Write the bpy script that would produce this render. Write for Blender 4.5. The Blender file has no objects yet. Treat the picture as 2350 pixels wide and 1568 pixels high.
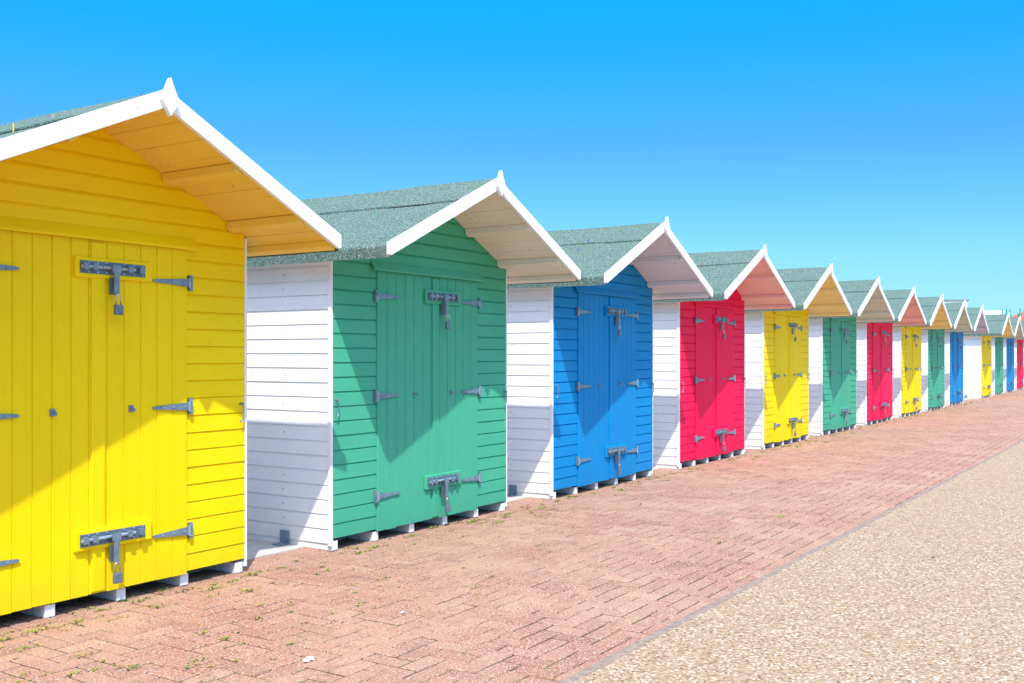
import bpy, math, random
from mathutils import Vector, Matrix
random.seed(7)
scene = bpy.context.scene
col = scene.collection

# ------------------------------------------------------------------ materials
def new_mat(name):
    m = bpy.data.materials.new(name); m.use_nodes = True
    nt = m.node_tree; nt.nodes.clear()
    out = nt.nodes.new('ShaderNodeOutputMaterial')
    b = nt.nodes.new('ShaderNodeBsdfPrincipled')
    nt.links.new(b.outputs[0], out.inputs[0])
    return m, nt, b
def N(nt, t, **kw):
    n = nt.nodes.new(t)
    for k, v in kw.items(): setattr(n, k, v)
    return n
def noise(nt, vec, scale, detail=4, rough=.6):
    n = N(nt, 'ShaderNodeTexNoise'); n.inputs['Scale'].default_value = scale
    n.inputs['Detail'].default_value = detail; n.inputs['Roughness'].default_value = rough
    nt.links.new(vec, n.inputs['Vector']); return n.outputs['Fac']
def ramp(nt, fac, stops, interp='LINEAR'):
    r = N(nt, 'ShaderNodeValToRGB'); r.color_ramp.interpolation = interp
    el = r.color_ramp.elements
    while len(el) > len(stops): el.remove(el[-1])
    while len(el) < len(stops): el.new(0.5)
    for e, (p, c) in zip(el, stops):
        e.position = p
        e.color = (c[0], c[1], c[2], 1) if isinstance(c, (tuple, list)) else (c, c, c, 1)
    nt.links.new(fac, r.inputs[0]); return r.outputs[0]
def mix(nt, fac, a, b, mode='MIX'):
    m = N(nt, 'ShaderNodeMix', data_type='RGBA', blend_type=mode)
    for v, i in ((fac, 0), (a, 6), (b, 7)):
        if isinstance(v, (float, int)): m.inputs[i].default_value = v
        elif isinstance(v, (tuple, list)): m.inputs[i].default_value = (v[0], v[1], v[2], 1)
        else: nt.links.new(v, m.inputs[i])
    return m.outputs[2]
def mapping(nt, vec, scale):
    m = N(nt, 'ShaderNodeMapping'); m.inputs['Scale'].default_value = scale
    nt.links.new(vec, m.inputs['Vector']); return m.outputs[0]
def bump(nt, b, h, strength, dist):
    n = N(nt, 'ShaderNodeBump'); n.inputs['Strength'].default_value = strength
    n.inputs['Distance'].default_value = dist
    nt.links.new(h, n.inputs['Height']); nt.links.new(n.outputs[0], b.inputs['Normal'])

def paint(name, c, grain=(2, 30, 30), dirt=(.35, .3, .22), dirt_amt=.25, rough=.55, vary=.05, low=.35):
    m, nt, b = new_mat(name)
    tc = N(nt, 'ShaderNodeTexCoord').outputs['Object']
    oi = N(nt, 'ShaderNodeObjectInfo').outputs['Random']
    add = N(nt, 'ShaderNodeVectorMath', operation='ADD')
    comb = N(nt, 'ShaderNodeCombineXYZ')
    mul = N(nt, 'ShaderNodeMath', operation='MULTIPLY'); mul.inputs[1].default_value = 37.
    nt.links.new(oi, mul.inputs[0])
    for i in range(3): nt.links.new(mul.outputs[0], comb.inputs[i])
    nt.links.new(tc, add.inputs[0]); nt.links.new(comb.outputs[0], add.inputs[1])
    v = add.outputs[0]
    big = noise(nt, v, 2.2, 5)
    lo = tuple(x * (1 - vary) for x in c); hi = tuple(min(1, x * (1 + vary * .6) + .002) for x in c)
    base = ramp(nt, big, [(.3, lo), (.7, hi)])
    g = noise(nt, mapping(nt, v, grain), 1.6, 5, .65)
    base = mix(nt, ramp(nt, g, [(.32, .16), (.5, 0.)]), base, tuple(x * .78 for x in c))
    sp = noise(nt, v, 26, 3, .5)
    spm = ramp(nt, sp, [(.70, 0.), (.77, dirt_amt)])
    base = mix(nt, spm, base, dirt)
    sx = N(nt, 'ShaderNodeSeparateXYZ'); nt.links.new(tc, sx.inputs[0])
    lowm = ramp(nt, sx.outputs[2], [(.05, low), (.28, 0.)])
    lm = N(nt, 'ShaderNodeMath', operation='MULTIPLY'); nt.links.new(lowm, lm.inputs[0])
    nt.links.new(noise(nt, v, 9, 4), lm.inputs[1])
    base = mix(nt, lm.outputs[0], base, dirt)
    nt.links.new(base, b.inputs['Base Color'])
    b.inputs['Roughness'].default_value = rough
    b.inputs['Specular IOR Level'].default_value = .18
    bump(nt, b, g, .3, .003)
    return m

COL = {  # board paint, then soffit white with bounce light tinted in
 'yellow': ((.95, .70, .001), (.92, .76, .40)),
 'green':  ((.068, .42, .245), (.87, .78, .66)),
 'blue':   ((.001, .25, .56), (.83, .76, .73)),
 'red':    ((.93, .004, .080), (.93, .69, .60)),
}
M = {}
for k, (c, s) in COL.items():
    M[k+'_h'] = paint(k+'_paint_boards', c, (1.5, 30, 40), tuple(x*.35+.03 for x in c))
    M[k+'_v'] = paint(k+'_paint_door', c, (40, 30, 1.5), tuple(x*.35+.03 for x in c))
    M[k+'_s'] = paint(k+'_soffit_bounce', s, (30, 2, 30), (.45, .22, .05), .8)  # white soffit; warm bounce from boards and ground put into its colour
M['soffit_bounce_y1'] = paint('yellow_soffit_strong_bounce', (.93, .64, .10), (30, 2, 30), (.45, .22, .05), .6)  # first hut: stronger yellow bounce light painted into the soffit colour
M['white_h'] = paint('white_paint_boards', (.88, .88, .87), (30, 1.5, 40), (.6, .42, .25), .35, .45, .03)
M['white'] = paint('white_paint_trim', (.88, .88, .87), (8, 8, 8), (.5, .4, .3), .5, .45, .03, .15)

def metal_mat(name, k):
    m, nt, b = new_mat(name)
    tc = N(nt, 'ShaderNodeTexCoord').outputs['Object']
    n = noise(nt, tc, 22, 4)
    nt.links.new(ramp(nt, n, [(.3, (.10*k, .16*k, .205*k)), (.62, (.17*k, .235*k, .285*k)), (.78, (.25*k, .235*k, .20*k))]), b.inputs['Base Color'])
    b.inputs['Metallic'].default_value = .4; b.inputs['Roughness'].default_value = .42
    bump(nt, b, n, .2, .002); return m
M['metal'] = metal_mat('galvanised_steel', 1.35)
M['metal_d'] = metal_mat('dull_steel_plate', .95)
M['metal_l'] = metal_mat('bright_steel', 2.1)
def plain(name, c, rough=.6, metal=0, var=.2, sc=20):
    m, nt, b = new_mat(name)
    tc = N(nt, 'ShaderNodeTexCoord').outputs['Object']
    n = noise(nt, tc, sc, 4)
    nt.links.new(ramp(nt, n, [(.3, tuple(x*(1-var) for x in c)), (.7, tuple(min(1, x*(1+var)) for x in c))]), b.inputs['Base Color'])
    b.inputs['Roughness'].default_value = rough; b.inputs['Metallic'].default_value = metal
    return m
M['brass'] = plain('padlock_shackle', (.55, .55, .52), .3, .9)
M['lock'] = plain('padlock_body', (.16, .22, .29), .35, .4)
M['rust'] = plain('rust_nails', (.62, .36, .10), .8)
M['dark'] = plain('dark_void', (.03, .03, .03), .9)

def felt():
    m, nt, b = new_mat('green_mineral_felt')
    tc = N(nt, 'ShaderNodeTexCoord').outputs['Object']
    f = noise(nt, tc, 170, 2, .7); g = noise(nt, tc, 3, 5)
    v = N(nt, 'ShaderNodeTexVoronoi'); v.inputs['Scale'].default_value = 190; nt.links.new(tc, v.inputs['Vector'])
    sx = N(nt, 'ShaderNodeSeparateColor'); nt.links.new(v.outputs['Color'], sx.inputs[0])
    base = ramp(nt, sx.outputs[0], [(0, (.035, .075, .056)), (.45, (.085, .148, .116)), (.8, (.14, .21, .172)), (1, (.38, .47, .42))])
    base = mix(nt, ramp(nt, g, [(.35, 0.), (.7, .4)]), base, (.14, .205, .168))
    nt.links.new(base, b.inputs['Base Color']); b.inputs['Roughness'].default_value = .95
    b.inputs['Specular IOR Level'].default_value = .12
    bump(nt, b, f, .6, .004); return m
M['felt'] = felt()

def brick_mat():
    m, nt, b = new_mat('red_clay_pavers')
    tc = N(nt, 'ShaderNodeTexCoord').outputs['Object']
    a = N(nt, 'ShaderNodeAttribute', attribute_name='bc').outputs['Fac']
    base = ramp(nt, a, [(0, (.27, .125, .080)), (.35, (.345, .162, .105)), (.7, (.39, .195, .128)), (1, (.42, .24, .16))])
    sp = noise(nt, tc, 105, 3, .8)
    base = mix(nt, ramp(nt, sp, [(.52, 0.), (.61, .9)]), base, (.64, .51, .40))
    sp2 = noise(nt, mapping(nt, tc, (1.3, 1, 1)), 70, 3, .8)
    base = mix(nt, ramp(nt, sp2, [(.54, 0.), (.65, .85)]), base, (.12, .070, .05))
    big = noise(nt, tc, 1.1, 6, .7)
    base = mix(nt, ramp(nt, big, [(.42, 0.), (.68, .5)]), base, (.50, .34, .23))
    st = noise(nt, mapping(nt, tc, (1, 1.4, 1)), 4.5, 5, .75)
    base = mix(nt, ramp(nt, st, [(.54, 0.), (.70, .5)]), base, (.21, .115, .075))
    nt.links.new(base, b.inputs['Base Color']); b.inputs['Roughness'].default_value = .9
    b.inputs['Specular IOR Level'].default_value = .2
    bump(nt, b, sp, .6, .005); return m
M['brick'] = brick_mat()
def joint_mat():
    m, nt, b = new_mat('sandy_joints')
    tc = N(nt, 'ShaderNodeTexCoord').outputs['Object']
    n = noise(nt, tc, 3.5, 6, .7); f = noise(nt, tc, 90, 2)
    base = ramp(nt, f, [(.3, (.04, .024, .016)), (.7, (.11, .065, .042))])
    base = mix(nt, ramp(nt, n, [(.52, 0.), (.60, .85)]), base, (.15, .14, .02))
    nt.links.new(base, b.inputs['Base Color']); b.inputs['Roughness'].default_value = 1
    bump(nt, b, f, .6, .004); return m
M['joint'] = joint_mat()
def gravel_mat():
    m, nt, b = new_mat('exposed_aggregate')
    tc = N(nt, 'ShaderNodeTexCoord').outputs['Object']
    wob = N(nt, 'ShaderNodeTexNoise'); wob.inputs['Scale'].default_value = 60; nt.links.new(tc, wob.inputs['Vector'])
    ad = N(nt, 'ShaderNodeVectorMath', operation='MULTIPLY_ADD'); nt.links.new(wob.outputs['Color'], ad.inputs[0])
    ad.inputs[1].default_value = (.008, .008, .008); nt.links.new(tc, ad.inputs[2])
    v = N(nt, 'ShaderNodeTexVoronoi'); v.inputs['Scale'].default_value = 85; nt.links.new(ad.outputs[0], v.inputs['Vector'])
    sx = N(nt, 'ShaderNodeSeparateColor'); nt.links.new(v.outputs['Color'], sx.inputs[0])
    base = ramp(nt, sx.outputs[0], [(0, (.11, .072, .042)), (.12, (.26, .175, .105)), (.35, (.375, .255, .15)), (.6, (.45, .33, .20)), (.85, (.50, .41, .29)), (1, (.75, .68, .57))])
    base = mix(nt, ramp(nt, v.outputs['Distance'], [(.45, 0.), (.75, .7)]), base, (.32, .22, .13))
    big = noise(nt, tc, .8, 5, .65)
    base = mix(nt, ramp(nt, big, [(.4, .25), (.7, 0.)]), base, (.36, .24, .14))
    # a few brown stains
    stn = noise(nt, mapping(nt, tc, (1, 1.5, 1)), 2.6, 3, .5)
    base = mix(nt, ramp(nt, stn, [(.70, 0.), (.76, .45)]), base, (.30, .16, .08))
    nt.links.new(base, b.inputs['Base Color']); b.inputs['Roughness'].default_value = .9
    b.inputs['Specular IOR Level'].default_value = .25
    inv = N(nt, 'ShaderNodeMath', operation='SUBTRACT'); inv.inputs[0].default_value = 1; nt.links.new(v.outputs['Distance'], inv.inputs[1])
    bump(nt, b, inv.outputs[0], .8, .006); return m
M['gravel'] = gravel_mat()
M['concrete'] = plain('pale_concrete', (.50, .47, .42), .9, 0, .15, 14)
M['edging'] = plain('grey_edging_concrete', (.27, .205, .155), .9, 0, .3, 25)
M['grass'] = plain('coarse_grass', (.12, .16, .04), .95, 0, .4, 3)
def weed_mat():
    m, nt, b = new_mat('weed_leaves')
    tc = N(nt, 'ShaderNodeTexCoord').outputs['Object']
    n = noise(nt, tc, 6, 3)
    nt.links.new(ramp(nt, n, [(.35, (.14, .23, .02)), (.5, (.23, .27, .03)), (.62, (.33, .28, .06)), (.72, (.35, .24, .11))]), b.inputs['Base Color'])
    b.inputs['Roughness'].default_value = .7; return m
M['weed'] = weed_mat()

# ------------------------------------------------------------------ mesh builder
class MB:
    def __init__(s): s.v = []; s.f = []
    def quad(s, *p):
        n = len(s.v); s.v += [tuple(q) for q in p]; s.f.append(tuple(range(n, n+len(p))))
    def box(s, x0, x1, y0, y1, z0, z1):
        n = len(s.v)
        s.v += [(x0,y0,z0),(x1,y0,z0),(x1,y1,z0),(x0,y1,z0),(x0,y0,z1),(x1,y0,z1),(x1,y1,z1),(x0,y1,z1)]
        for f in ((0,3,2,1),(4,5,6,7),(0,1,5,4),(1,2,6,5),(2,3,7,6),(3,0,4,7)): s.f.append(tuple(n+i for i in f))
    def prism_y(s, poly, y0, y1):      # poly of (x,z), extruded in y
        n = len(s.v); k = len(poly)
        s.v += [(x, y0, z) for x, z in poly] + [(x, y1, z) for x, z in poly]
        s.f.append(tuple(n+i for i in range(k))); s.f.append(tuple(n+k+i for i in reversed(range(k))))
        for i in range(k): j = (i+1) % k; s.f.append((n+i, n+k+i, n+k+j, n+j))
    def tube(s, pts, r, seg=8):
        pts = [Vector(p) for p in pts]; rings = []
        for i, p in enumerate(pts):
            d = (pts[min(i+1, len(pts)-1)] - pts[max(i-1, 0)]).normalized()
            a = d.orthogonal().normalized() if i == 0 else (rings_a - d*rings_a.dot(d)).normalized()
            rings_a = a; c = d.cross(a)
            n = len(s.v); rings.append(n)
            for k in range(seg):
                t = 2*math.pi*k/seg; s.v.append(tuple(p + a*math.cos(t)*r + c*math.sin(t)*r))
        for a, b in zip(rings, rings[1:]):
            for k in range(seg):
                j = (k+1) % seg; s.f.append((a+k, a+j, b+j, b+k))
        s.f.append(tuple(rings[0]+k for k in reversed(range(seg)))); s.f.append(tuple(rings[-1]+k for k in range(seg)))
    def obj(s, name, mat, parent=None, bev=0, recalc=True, smooth=False):
        me = bpy.data.meshes.new(name); me.from_pydata(s.v, [], s.f)
        if recalc:
            import bmesh
            bm = bmesh.new(); bm.from_mesh(me); bmesh.ops.recalc_face_normals(bm, faces=bm.faces); bm.to_mesh(me); bm.free()
        me.materials.append(mat)
        if smooth:
            for p in me.polygons: p.use_smooth = True
        o = bpy.data.objects.new(name, me); col.objects.link(o)
        if parent: o.parent = parent
        if bev:
            m = o.modifiers.new('bevel', 'BEVEL'); m.width = bev; m.segments = 2; m.limit_method = 'ANGLE'; m.angle_limit = math.radians(40)
        return o

# ------------------------------------------------------------------ hut dimensions
HW = 1.02; OH = .58; RW = 1.18; DEPTH = 2.2
ZT = 2.475; SL = .472               # ridge top height, slope
def ztop(x): return ZT - SL*abs(x)
RT = .040                            # vertical roof board thickness
WB = .08; P = .0945
DW = .60; DT = 1.83

def shiplap(mb, to3, z0, z1, lim, rnd):
    """to3(t,z,out); lim(z)->list of (a,b) intervals"""
    n = int(math.ceil((z1 - z0)/P - 1e-6))
    for i in range(n):
        a = z0 + i*P; e = min(a + P, z1)
        off = rnd.uniform(-.001, .001); bow = rnd.uniform(-.0015, .0015)
        prof = [(a, .012+off), (a + (e-a)*.85, .010+off), (e, .002), (e, .012)]
        for k in range(2):
            zz0, o0 = prof[k]; zz1, o1 = prof[k+1]
            L0, L1 = lim(zz0), lim(zz1)
            for (p0, p1), (q0, q1) in zip(L0, L1):
                S = 5
                for s_ in range(S):
                    t0, t1 = s_/S, (s_+1)/S
                    def w(t, z, base):
                        b_ = bow*math.sin(math.pi*t*1.7+i) if (z > z0+.01 and z < z1-.01) else 0
                        return b_
                    mb.quad(to3(p0+(p1-p0)*t0, zz0, o0+w(t0,zz0,0)), to3(p0+(p1-p0)*t1, zz0, o0+w(t1,zz0,0)),
                            to3(q0+(q1-q0)*t1, zz1, o1), to3(q0+(q1-q0)*t0, zz1, o1))
        for (p0, p1) in lim(e):
            mb.quad(to3(p0, e, 0), to3(p1, e, 0), to3(p1, e, .014), to3(p0, e, .014))
        for (p0, p1) in lim(a):
            for pe in (p0, p1):
                mb.quad(to3(pe, a, 0), to3(pe, a, .012+off), to3(pe, a+(e-a)*.85, .010+off), to3(pe, a+(e-a)*.85, 0))

def t_hinge(mb, bolts, xp, z, s, L=.235):
    y = -.028
    mb.box(xp-.011, xp+.011, y-.005, y+.012, z-.042, z+.042)
    x1 = xp + s*.012; x2 = x1 + s*L
    poly = [(x1, z-.022), (x2-s*.02, z-.008), (x2, z-.005), (x2, z+.005), (x2-s*.02, z+.008), (x1, z+.022)]
    if s < 0: poly = poly[::-1]
    mb.prism_y(poly, y-.005, y+.002)
    bolts.tube([(xp+s*.012, y-.006, z-.028), (xp+s*.012, y-.006, z+.028)], .006)
    for t in (.15, .45, .75):
        bolts.tube([(x1+s*L*t, y-.009, z), (x1+s*L*t, y-.004, z)], .006, 6)
    for dz in (-.03, .03):
        bolts.tube([(xp-s*.003, y-.009, z+dz), (xp-s*.003, y-.004, z+dz)], .005, 6)

def hasp(wood, mt, pl, bo, lock, sh, z, rnd, swing):
    cx = .12
    wood.box(cx-.21, cx+.235, -.042, -.02, z-.052, z+.050)
    y = -.042
    pl.box(cx-.185, cx+.19, y-.004, y, z-.031, z+.031)
    bo.tube([(cx-.185, y-.016, z+.002), (cx+.12, y-.016, z+.002)], .009)
    bo.tube([(cx-.07, y-.016, z+.002), (cx-.07, y-.034, z+.002)], .006)
    for dx in (-.165, -.115, .085, .155):
        mt.box(cx+dx-.013, cx+dx+.013, y-.028, y-.003, z-.014, z+.018)
    for dx in (-.14, -.09, -.04, .06, .12, .175):
        for dz in (-.023, .025):
            bo.tube([(cx+dx, y-.008, z+dz), (cx+dx, y-.002, z+dz)], .0055, 6)
    # hanging hasp plate
    mt.box(cx-.026, cx+.024, y-.036, y-.030, z-.020, z+.018)
    mt.box(cx-.016, cx+.014, y-.036, y-.030, z-.125, z-.02)
    pl.box(cx-.021, cx+.019, y-.010, y-.0, z-.130, z-.045)
    # padlock
    lx = cx+.001+swing; lz = z-.205
    lock.box(lx-.023, lx+.023, y-.050, y-.028, lz-.028, lz+.024)
    pts = [(lx-.015, y-.039, lz+.02), (lx-.015, y-.039, lz+.06)]
    for k in range(1, 8):
        a = math.pi*k/8; pts.append((lx-.015*math.cos(a), y-.039, lz+.06+.016*math.sin(a)))
    pts += [(lx+.015, y-.039, lz+.06), (lx+.015, y-.039, lz+.02)]
    sh.tube(pts, .0045, 8)

def make_hut(cx, colour, idx):
    rnd = random.Random(100+idx)
    near = idx < 7
    B = (lambda v: v) if near else (lambda v: 0)
    E = bpy.data.objects.new('beach_hut', None); col.objects.link(E)
    E.empty_display_size = .3
    E.location = (cx, rnd.uniform(-.008, .008) if idx else 0, 0)
    mh, mv, ms = M[colour+'_h'], M[colour+'_v'], M[colour+'_s']
    if idx == 0: ms = M['soffit_bounce_y1']
    under = lambda x: ztop(x) - RT
    mb = MB()
    def xlim(z):
        h = min(HW, max(.001, (ZT-RT-z)/SL)); return h
    lim_low = lambda z: [(-HW, -DW), (DW, HW)]
    lim_hi = lambda z: [(-xlim(z), xlim(z))]
    nlow = 18; zs = WB + nlow*P
    f3 = lambda t, z, o: (t, -o, z)
    shiplap(mb, f3, WB, zs, lim_low, rnd)
    shiplap(mb, f3, zs, ZT-RT-.012, lim_hi, rnd)
    mb.quad((-HW, .0, WB), (HW, .0, WB), (HW, .0, under(HW)), (0, .0, under(0)), (-HW, .0, under(HW)))
    mb.obj('front_boards', mh, E, recalc=False)
    mb = MB()
    for s in (-1, 1):
        lim = lambda z: [(.0, DEPTH)]
        shiplap(mb, (lambda t, z, o, s=s: (s*(HW+.002+o), t, z)), .045, under(HW+.02)-.01, lim, rnd)
    mb.quad((-HW, DEPTH, WB), (HW, DEPTH, WB), (HW, DEPTH, under(HW)), (0, DEPTH, under(0)), (-HW, DEPTH, under(HW)))
    mb.obj('side_walls', M['white_h'], E, recalc=False)
    mb = MB()
    for s in (-1, 1):
        a, b_ = sorted((s*(HW-.0), s*(HW+.022)))
        mb.box(a+ (.002 if s > 0 else 0), b_-(.002 if s < 0 else 0), -.008, .022, .03, under(HW+.026)-.004)
    mb.obj('corner_trim', M['white'], E, bev=B(.003))
    mb = MB()
    for x in (-1., -.6, -.2, .2, .6, .985):
        mb.box(x-.027, x+.027, -.004+rnd.uniform(-.006, .006), DEPTH-.05, .0, WB-.018)
    mb.obj('floor_joists', M['white'], E, bev=B(.003))
    mb = MB(); mb.box(-HW+.03, HW-.03, .5, DEPTH-.1, .03, WB-.002); mb.obj('floor_deck', M['dark'], E)
    # doors
    mb = MB()
    g = .003
    for i in range(12):
        x0 = -DW + i*.1; x1 = x0+.1
        y = -.022 + rnd.uniform(-.0008, .0008)
        zb = WB-.012 + rnd.uniform(-.004, .004)
        gl = .006 if i == 6 else g; gr = .006 if i == 5 else g
        xa, xb = x0+.0006, x1-.0006
        poly = [(xa, -.016), (xa+gl, y), (xb-gr, y), (xb, -.016), (xb, -.002), (xa, -.002)]
        n = len(mb.v); k = len(poly)
        mb.v += [(p, q, zb) for p, q in poly] + [(p, q, DT) for p, q in poly]
        mb.f.append(tuple(n+j for j in range(k))); mb.f.append(tuple(n+k+j for j in range(k)))
        for j in range(k): j2 = (j+1) % k; mb.f.append((n+j, n+j2, n+k+j2, n+k+j))
    mb.obj('door_planks', mv, E)
    mb = MB(); mb.box(.006, .082, -.034, -.0205, WB+.0, DT-.012); mb.obj('door_cover_strip', mv, E, bev=B(.004))
    mb = MB()
    n = len(mb.v)
    mb.v += [(-.66, -.014, DT+.068), (.66, -.014, DT+.068), (.66, -.050, DT+.012), (-.66, -.050, DT+.012),
             (-.66, -.014, DT+.048), (.66, -.014, DT+.048), (.66, -.046, DT-.002), (-.66, -.046, DT-.002)]
    for f in ((0,1,2,3),(4,7,6,5),(3,2,6,7),(0,3,7,4),(1,5,6,2),(0,4,5,1)): mb.f.append(f)
    mb.obj('drip_board', mh, E, bev=B(.003))
    # hardware
    mt, bo, lk, sh, wd, pl = MB(), MB(), MB(), MB(), MB(), MB()
    for z in (.306, .98, 1.655):
        t_hinge(mt, bo, .618, z + rnd.uniform(-.006, .006), -1)
        t_hinge(mt, bo, -.618, z + rnd.uniform(-.006, .006), 1)
    for z in (.345, 1.69):
        hasp(wd, mt, pl, bo, lk, sh, z + rnd.uniform(-.008, .008), rnd, rnd.uniform(-.006, .008))
    for x in (-.2, .24):
        mt.box(x-.014, x+.014, -.029, -.022, .965, 1.0)
        mt.tube([(x, -.028, .985), (x, -.05, .985), (x+.004, -.055, .97)], .005)
    for x in (-1.0, .985):
        z = .975 + rnd.uniform(-.02, .02)
        mt.tube([(x, -.012, z), (x, -.040, z)], .007)
        mt.tube([(x, -.038, z), (x+.004, -.036, z-.05), (x+.002, -.034, z-.09), (x-.012, -.034, z-.11), (x-.016, -.034, z-.095)], .0042)
    mt.obj('hinges_and_hasps', M['metal'], E, bev=0)
    pl.obj('bolt_plates', M['metal_d'], E)
    bo.obj('bolts_and_screws', M['metal_l'], E)
    lk.obj('padlocks', M['lock'], E, bev=B(.005)); sh.obj('padlock_shackles', M['brass'], E, smooth=True)
    wd.obj('bolt_blocks', mv, E, bev=B(.006))
    mb = MB(); mb.box(-HW-.030, -HW-.024, .36, .44, .012, .10); mb.box(-HW-.10, -HW-.024, .36, .44, .012, .018)
    mb.obj('foot_bracket', M['metal'], E)
    # rusty nails
    mb = MB()
    for s in (-1,):
        for y0 in (.42, 1.3):
            z = .09
            while z < 1.9:
                if rnd.random() < .7:
                    yy = y0 + rnd.uniform(-.01, .01); r = rnd.uniform(.002, .0045)
                    xx = s*(HW+.014)
                    mb.box(xx-.002, xx+.001, yy-r, yy+r, z-r*1.6, z+r)
                z += P
    for k in range(14):
        s = rnd.choice((-1, 1)); x = s*(.03 + rnd.random()*1.0)
        yy = -rnd.uniform(.05, .5); r = rnd.uniform(.002, .005); zz = under(x)-.001
        mb.box(x-r, x+r, yy-r, yy+r, zz-.004, zz)
    mb.obj('rusty_nail_heads', M['rust'], E)
    # roof boards
    mb = MB()
    for s in (-1, 1):
        K = 9; Wt = (RW-.012)
        for k in range(K):
            a = Wt*k/K + (.0015 if k else 0); b_ = Wt*(k+1)/K - .0015
            dz = rnd.uniform(-.0015, .0015)
            poly = [(s*a, ztop(a)-.012), (s*b_, ztop(b_)-.012), (s*b_, ztop(b_)-RT+dz), (s*a, ztop(a)-RT+dz)]
            mb.prism_y(poly, -OH+.0, DEPTH+.1)
    mb.obj('roof_boards', ms, E)
    mb = MB()
    for s in (-1, 1):
        for px in (.46, .90):
            a, b_ = px-.022, px+.022
            poly = [(s*a, under(a)-.003), (s*b_, under(b_)-.003), (s*b_, under(b_)-.045), (s*a, under(a)-.045)]
            mb.prism_y(poly, -OH+.002, -.014)
        a, b_ = RW-.055, RW-.014
        poly = [(s*a, under(a)-.003), (s*b_, under(b_)-.003), (s*b_, under(b_)-.038), (s*a, under(a)-.038)]
        mb.prism_y(poly, -OH+.002, DEPTH+.09)
    mb.prism_y([(-.02, under(.02)-.003), (.02, under(.02)-.003), (.02, under(.02)-.03), (-.02, under(.02)-.03)], -OH+.002, -.014)
    mb.obj('purlins', ms, E, bev=B(.003))
    # felt
    mb = MB()
    S = 16
    ys = [(-OH-.004) + (DEPTH+.12+OH)*i/S for i in range(S+1)]
    def sheet(s, xa, xb, lift, drop, wob):
        th = .005
        prev = None
        K = 6
        for i, y in enumerate(ys):
            row = []
            for k in range(K+1):
                x = xa + (xb-xa)*k/K
                if k == K: x += wob[i]
                zz = ztop(x) + lift + .0025*math.sin(x*9+y*5+idx*2.1) + (0 if k else .004)
                row.append((s*x, y, zz))
            if drop:
                row.append((s*(xb+.006), y, ztop(xb)+lift-.012))
                row.append((s*(xb+.006+wob[i]*.4), y, ztop(xb)-drop+wob[i]*.6))
            else:
                row.append((s*(xb+wob[i]), y, ztop(xb)+lift-th-.006))
            if prev:
                for a0, a1, b0, b1 in zip(prev, prev[1:], row, row[1:]):
                    mb.quad(a0, a1, b1, b0)
            prev = row
    for s in (-1, 1):
        sheet(s, 0, RW, .001, .075, [rnd.uniform(-.004, .004) for _ in ys])
        sheet(s, 0, .40+rnd.uniform(-.03, .03), .014, 0, [rnd.uniform(-.012, .012) for _ in ys])
        mb.quad((0, ys[0], ZT+.012), (s*RW, ys[0], ztop(RW)+.006), (s*RW, ys[0], ztop(RW)-.03), (0, ys[0], ZT-.03))
    mb.obj('roof_felt', M['felt'], E, recalc=False)
    # bargeboards
    mb = MB(); zb = ZT+.018
    for s in (-1, 1):
        e = RW+.006
        poly = [(0, zb), (s*e, zb-SL*e), (s*e, zb-SL*e-.072), (s*(e-.02), zb-SL*(e-.02)-.086), (0, zb-.086)]
        if s < 0: poly = poly[::-1]
        mb.prism_y([(x + s*.0006, z) for x, z in poly], -OH-.030, -OH-.005)
    mb.obj('bargeboards', M['white'], E, bev=B(.003))
    mb = MB()
    for s in (-1, 1):
        for xx in (.2, .55, .9):
            x = s*(xx + rnd.uniform(-.05, .05)); z = zb-SL*abs(x)-.043+rnd.uniform(-.01, .01); r = rnd.uniform(.003, .005)
            mb.tube([(x, -OH-.0315, z), (x, -OH-.0300, z)], r, 6)
    mb.obj('bargeboard_nails', M['rust'], E)
    mb = MB()
    poly = [(0, 2.542), (-.013, 2.512), (-.026, 2.484), (-.046, 2.445), (-.046, 2.432), (0, 2.362), (.046, 2.432), (.046, 2.445), (.026, 2.484), (.013, 2.512)]
    mb.prism_y(poly, -OH-.058, -OH-.031)
    mb.obj('ridge_finial', M['white'], E, bev=B(.002))
    E.rotation_euler = (0, 0, math.radians(rnd.uniform(-.25, .25)) if idx else 0)
    return E

cols = ['yellow','green','blue','red','yellow','green','red','yellow','green','blue']
for i, c in enumerate(cols): make_hut(3.10 + 2.79*i, c, i)
make_hut(3.10-2.79, 'red', 20)
for i, c in enumerate(['yellow','green','blue','red','yellow','green','blue','red']):
    make_hut(33.5 + 2.79*i, c, 10+i)

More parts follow.
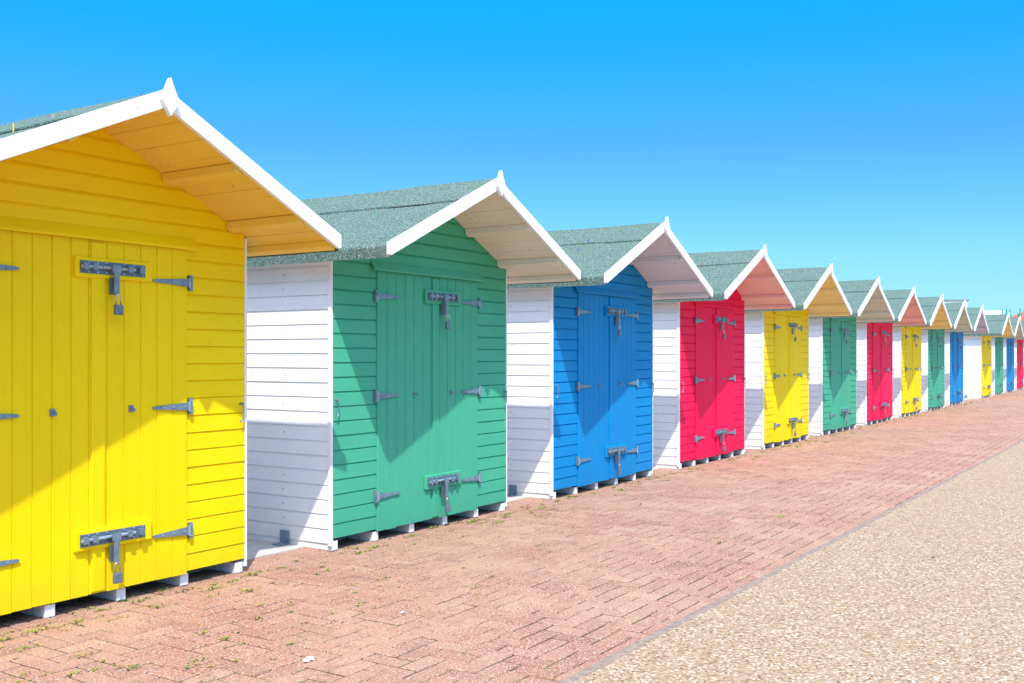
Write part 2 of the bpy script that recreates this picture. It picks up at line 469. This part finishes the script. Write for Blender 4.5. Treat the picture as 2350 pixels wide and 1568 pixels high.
# ------------------------------------------------------------------ ground
def sheet_obj(name, pts, z, mat):
    mb = MB(); mb.quad(*[(x, y, z) for x, y in pts]); return mb.obj(name, mat, recalc=False)
edge = lambda x: -2.53 - .0128*x
sheet_obj('ground', [(-600, -600), (2500, -600), (2500, 900), (-600, 900)], -.03, M['grass'])
sheet_obj('paving_joints', [(-30, edge(-30)), (160, edge(160)), (160, 6), (-30, 6)], -.006, M['joint'])
mb = MB(); att = []
w = .1; gp = .0034; bv = .006
x0c, x1c = -30, 560; y0c, y1c = -34, 5
rb = random.Random(3)
for i in range(x0c, x1c):
    for j in range(y0c, y1c):
        m4 = (i-j) % 4
        if m4 == 0: X0, X1, Y0, Y1 = i*w, (i+2)*w, j*w, (j+1)*w
        elif m4 == 3: X0, X1, Y0, Y1 = i*w, (i+1)*w, j*w, (j+2)*w
        else: continue
        if Y1 < edge(X0)-.0 : continue
        Y0 = max(Y0, edge(X0)-.01)
        if Y1 - Y0 < .02: continue
        n = len(mb.v); zt = rb.uniform(-.003, .001); tx = rb.uniform(-.0014, .0014); ty = rb.uniform(-.0014, .0014)
        jj = rb.uniform(-.0008, .0008)
        a, b_, c, d = X0+gp+jj, X1-gp+jj, Y0+gp-jj, Y1-gp-jj
        mb.v += [(a,c,-.008),(b_,c,-.008),(b_,d,-.008),(a,d,-.008),
                 (a+bv,c+bv,zt-tx-ty),(b_-bv,c+bv,zt+tx-ty),(b_-bv,d-bv,zt+tx+ty),(a+bv,d-bv,zt-tx+ty)]
        for f in ((4,5,6,7),(0,1,5,4),(1,2,6,5),(2,3,7,6),(3,0,4,7)): mb.f.append(tuple(n+q for q in f))
        val = min(1, max(0, rb.gauss(.5, .2))); att += [val]*5
pv = mb.obj('brick_paving', M['brick'], recalc=False)
at = pv.data.attributes.new('bc', 'FLOAT', 'FACE'); at.data.foreach_set('value', att)
mb = MB(); mb.quad((56, edge(56), -.001), (160, edge(160), -.001), (160, .5, -.001), (56, .5, -.001))
far = mb.obj('brick_paving_far', M['brick'], recalc=False); far.parent = pv
a2 = far.data.attributes.new('bc', 'FLOAT', 'FACE'); a2.data.foreach_set('value', [.5])
sheet_obj('gravel_path', [(-30, -40), (160, -40), (160, edge(160)), (-30, edge(-30))], .004, M['gravel'])
mb = MB(); x = -6.; re_ = random.Random(5)
while x < 120:
    L = .91; a = edge(x); b_ = edge(x+L); z = .007 + re_.uniform(-.002, .002); j = re_.uniform(-.003, .003); x1 = x+L-.006
    n = len(mb.v)
    mb.v += [(x, a-.024+j, -.01), (x1, b_-.024+j, -.01), (x1, b_+.022+j, -.01), (x, a+.022+j, -.01),
             (x, a-.024+j, z), (x1, b_-.024+j, z), (x1, b_+.022+j, z), (x, a+.022+j, z)]
    for f in ((4,5,6,7),(0,1,5,4),(1,2,6,5),(2,3,7,6),(3,0,4,7)): mb.f.append(tuple(n+q for q in f))
    x += L
mb.obj('concrete_edging', M['edging'], recalc=False, bev=.004)
mb = MB(); mb.box(-12, 120, .24, 3.2, -.02, .010); mb.obj('concrete_pad', M['concrete'], bev=.006)

# ------------------------------------------------------------------ weeds
rw = random.Random(11); mb = MB()
def tuft(x, y, r, n, h):
    for _ in range(n):
        a = rw.uniform(0, 2*math.pi); d = rw.uniform(0, r)
        px, py = x+math.cos(a)*d*1.6, y+math.sin(a)*d*.6
        b = rw.uniform(0, 2*math.pi); L = rw.uniform(.006, .016); wd_ = L*.4; hh = rw.uniform(.1, 1)*h
        dx, dy = math.cos(b)*L, math.sin(b)*L; ex, ey = -math.sin(b)*wd_, math.cos(b)*wd_
        mb.quad((px, py, .001), (px+dx*.5+ex, py+dy*.5+ey, hh*.7), (px+dx, py+dy, hh), (px+dx*.5-ex, py+dy*.5-ey, hh*.6))
for _ in range(430):
    x = 2 + rw.random()**1.4*30
    y = -.02 - abs(rw.gauss(0, .15))
    if rw.random() < .5: x = round(x*10)/10.
    else: y = round(y*10)/10.
    s = rw.random()
    tuft(x, y, .012+.045*s*s, int(5+34*s*s), .006+.012*s)
for _ in range(300):
    x = rw.uniform(1.5, 9); y = rw.uniform(-1.5, -.1) if rw.random() < .75 else rw.uniform(-2.4, -.1)
    if rw.random() < .5: x = round(x*10)/10.
    else: y = round(y*10)/10.
    if x > 4.5 and rw.random() < .8: continue
    s = rw.random()**2
    tuft(x, y, .012+.036*s, int(4+18*s), .005+.014*s)
tuft(6.47, -2.0, .02, 20, .02); tuft(6.7, -3.3, .02, 20, .02)
mb.obj('weeds', M['weed'], recalc=False)
mb = MB(); rl = random.Random(2)
for (px, py, r) in ((3.05, -1.55, .028), (3.87, -1.38, .016)):
    for k in range(9):
        a = rl.uniform(0, 6.28); q = [ (px+rl.uniform(-r, r), py+rl.uniform(-r, r)*.6, rl.uniform(.002, r*.7)) for _ in range(3)]
        mb.quad(*q)
mb.obj('paper_litter', M['white'], recalc=False)

# ------------------------------------------------------------------ distant buildings
C0 = Vector((0, -4.5, 1.253))
def building():
    E = bpy.data.objects.new('seafront_building', None); col.objects.link(E)
    E.location = (168.3+47.5, -4.5+108-74.1, 0); E.rotation_euler = (0, 0, math.radians(-57))
    a = MB(); a.box(-9, 9, 0, 14, 0, 10.2); a.obj('main_block', plain('cream_render', (.7, .68, .62)), E, bev=.1)
    a = MB(); a.box(-2.5, 2.5, 2, 8, 10.2, 12.2); a.obj('roof_plant_room', plain('pale_render', (.75, .77, .78)), E)
    a = MB(); a.box(-2.8, 2.8, 1.8, 8.2, 12.2, 12.5); a.obj('roof_cap', plain('grey_cap', (.2, .22, .25)), E)
    a = MB()
    for k in range(9):
        for l in range(3): a.box(-8.2+k*1.95, -7.2+k*1.95, -.05, .1, 1.2+l*3, 2.8+l*3)
    for k in range(4): a.box(-2.1+k*1.15, -1.4+k*1.15, 1.93, 2.1, 10.9, 11.7)
    a.obj('windows', plain('dark_glass', (.05, .07, .09), .1), E)
building()
def pavilion():
    E = bpy.data.objects.new('bandstand_pavilion', None); col.objects.link(E)
    E.location = (75.7+24.9, -4.5+48.6-38.6+.6, 0)
    teal = plain('teal_paint', (.02, .38, .36)); red = plain('red_tiles', (.55, .10, .05))
    a = MB(); r = 1.6
    for k in range(8):
        t = 2*math.pi*k/8; x, y = r*math.cos(t), r*math.sin(t)
        a.tube([(x, y, 0), (x, y, 4.6)], .09); a.tube([(x, y, 4.6), (x, y, 5.0)], .16); a.tube([(x, y, 5.0), (x, y, 5.45)], .05)
    a.obj('columns', teal, E)
    a = MB()
    for k in range(8):
        t, u = 2*math.pi*k/8, 2*math.pi*(k+1)/8
        a.quad((1.5*math.cos(t), 1.5*math.sin(t), 4.4), (1.5*math.cos(u), 1.5*math.sin(u), 4.4), (0, 0, 5.2))
    a.obj('roof', red, E)
    a = MB(); a.tube([(0, 0, 0), (0, 0, .5)], 1.9, 8); a.obj('plinth', M['concrete'], E)
pavilion()

# ------------------------------------------------------------------ camera, light, sky
cam = bpy.data.cameras.new('camera'); co = bpy.data.objects.new('camera', cam); col.objects.link(co)
cam.sensor_width = 36; cam.lens = 35.69; cam.shift_y = .0142; cam.clip_end = 5000
co.location = C0; co.rotation_euler = (math.radians(90), 0, math.radians(-57.3)); scene.camera = co
d = Vector((.69, .58, -1.327))
sun = bpy.data.lights.new('sun', 'SUN'); so = bpy.data.objects.new('sun', sun); col.objects.link(so)
sun.energy = 5; sun.angle = math.radians(.5); sun.color = (1, .965, .91)
so.rotation_euler = d.to_track_quat('-Z', 'Y').to_euler(); so.location = (0, -5, 20)
w_ = bpy.data.worlds.new('World'); scene.world = w_; w_.use_nodes = True
nt = w_.node_tree; nt.nodes.clear()
out = nt.nodes.new('ShaderNodeOutputWorld'); bg = nt.nodes.new('ShaderNodeBackground')
sk = nt.nodes.new('ShaderNodeTexSky'); sk.sky_type = 'NISHITA'; sk.sun_disc = False
sk.sun_elevation = math.radians(55.8); sk.sun_rotation = math.radians(-130)
sk.air_density = 1.0; sk.dust_density = .3; sk.ozone_density = 2.5
bg.inputs[1].default_value = .15
# sky tint by elevation; brightness and warmth added above the frame as ambient fill
tcw = nt.nodes.new('ShaderNodeTexCoord'); sxw = nt.nodes.new('ShaderNodeSeparateXYZ')
nt.links.new(tcw.outputs['Generated'], sxw.inputs[0])
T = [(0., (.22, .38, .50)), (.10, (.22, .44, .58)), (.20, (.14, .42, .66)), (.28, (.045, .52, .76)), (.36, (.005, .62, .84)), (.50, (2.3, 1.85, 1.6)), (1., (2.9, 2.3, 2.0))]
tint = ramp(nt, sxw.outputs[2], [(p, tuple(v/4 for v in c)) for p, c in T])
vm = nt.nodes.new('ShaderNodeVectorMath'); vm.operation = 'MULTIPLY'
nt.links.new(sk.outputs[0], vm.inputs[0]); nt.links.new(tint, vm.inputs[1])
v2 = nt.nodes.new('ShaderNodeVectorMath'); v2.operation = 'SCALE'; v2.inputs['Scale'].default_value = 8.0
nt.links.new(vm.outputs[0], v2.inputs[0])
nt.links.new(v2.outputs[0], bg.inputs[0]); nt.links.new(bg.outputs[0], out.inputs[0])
scene.view_settings.view_transform = 'Standard'; scene.view_settings.look = 'None'; scene.view_settings.exposure = 0
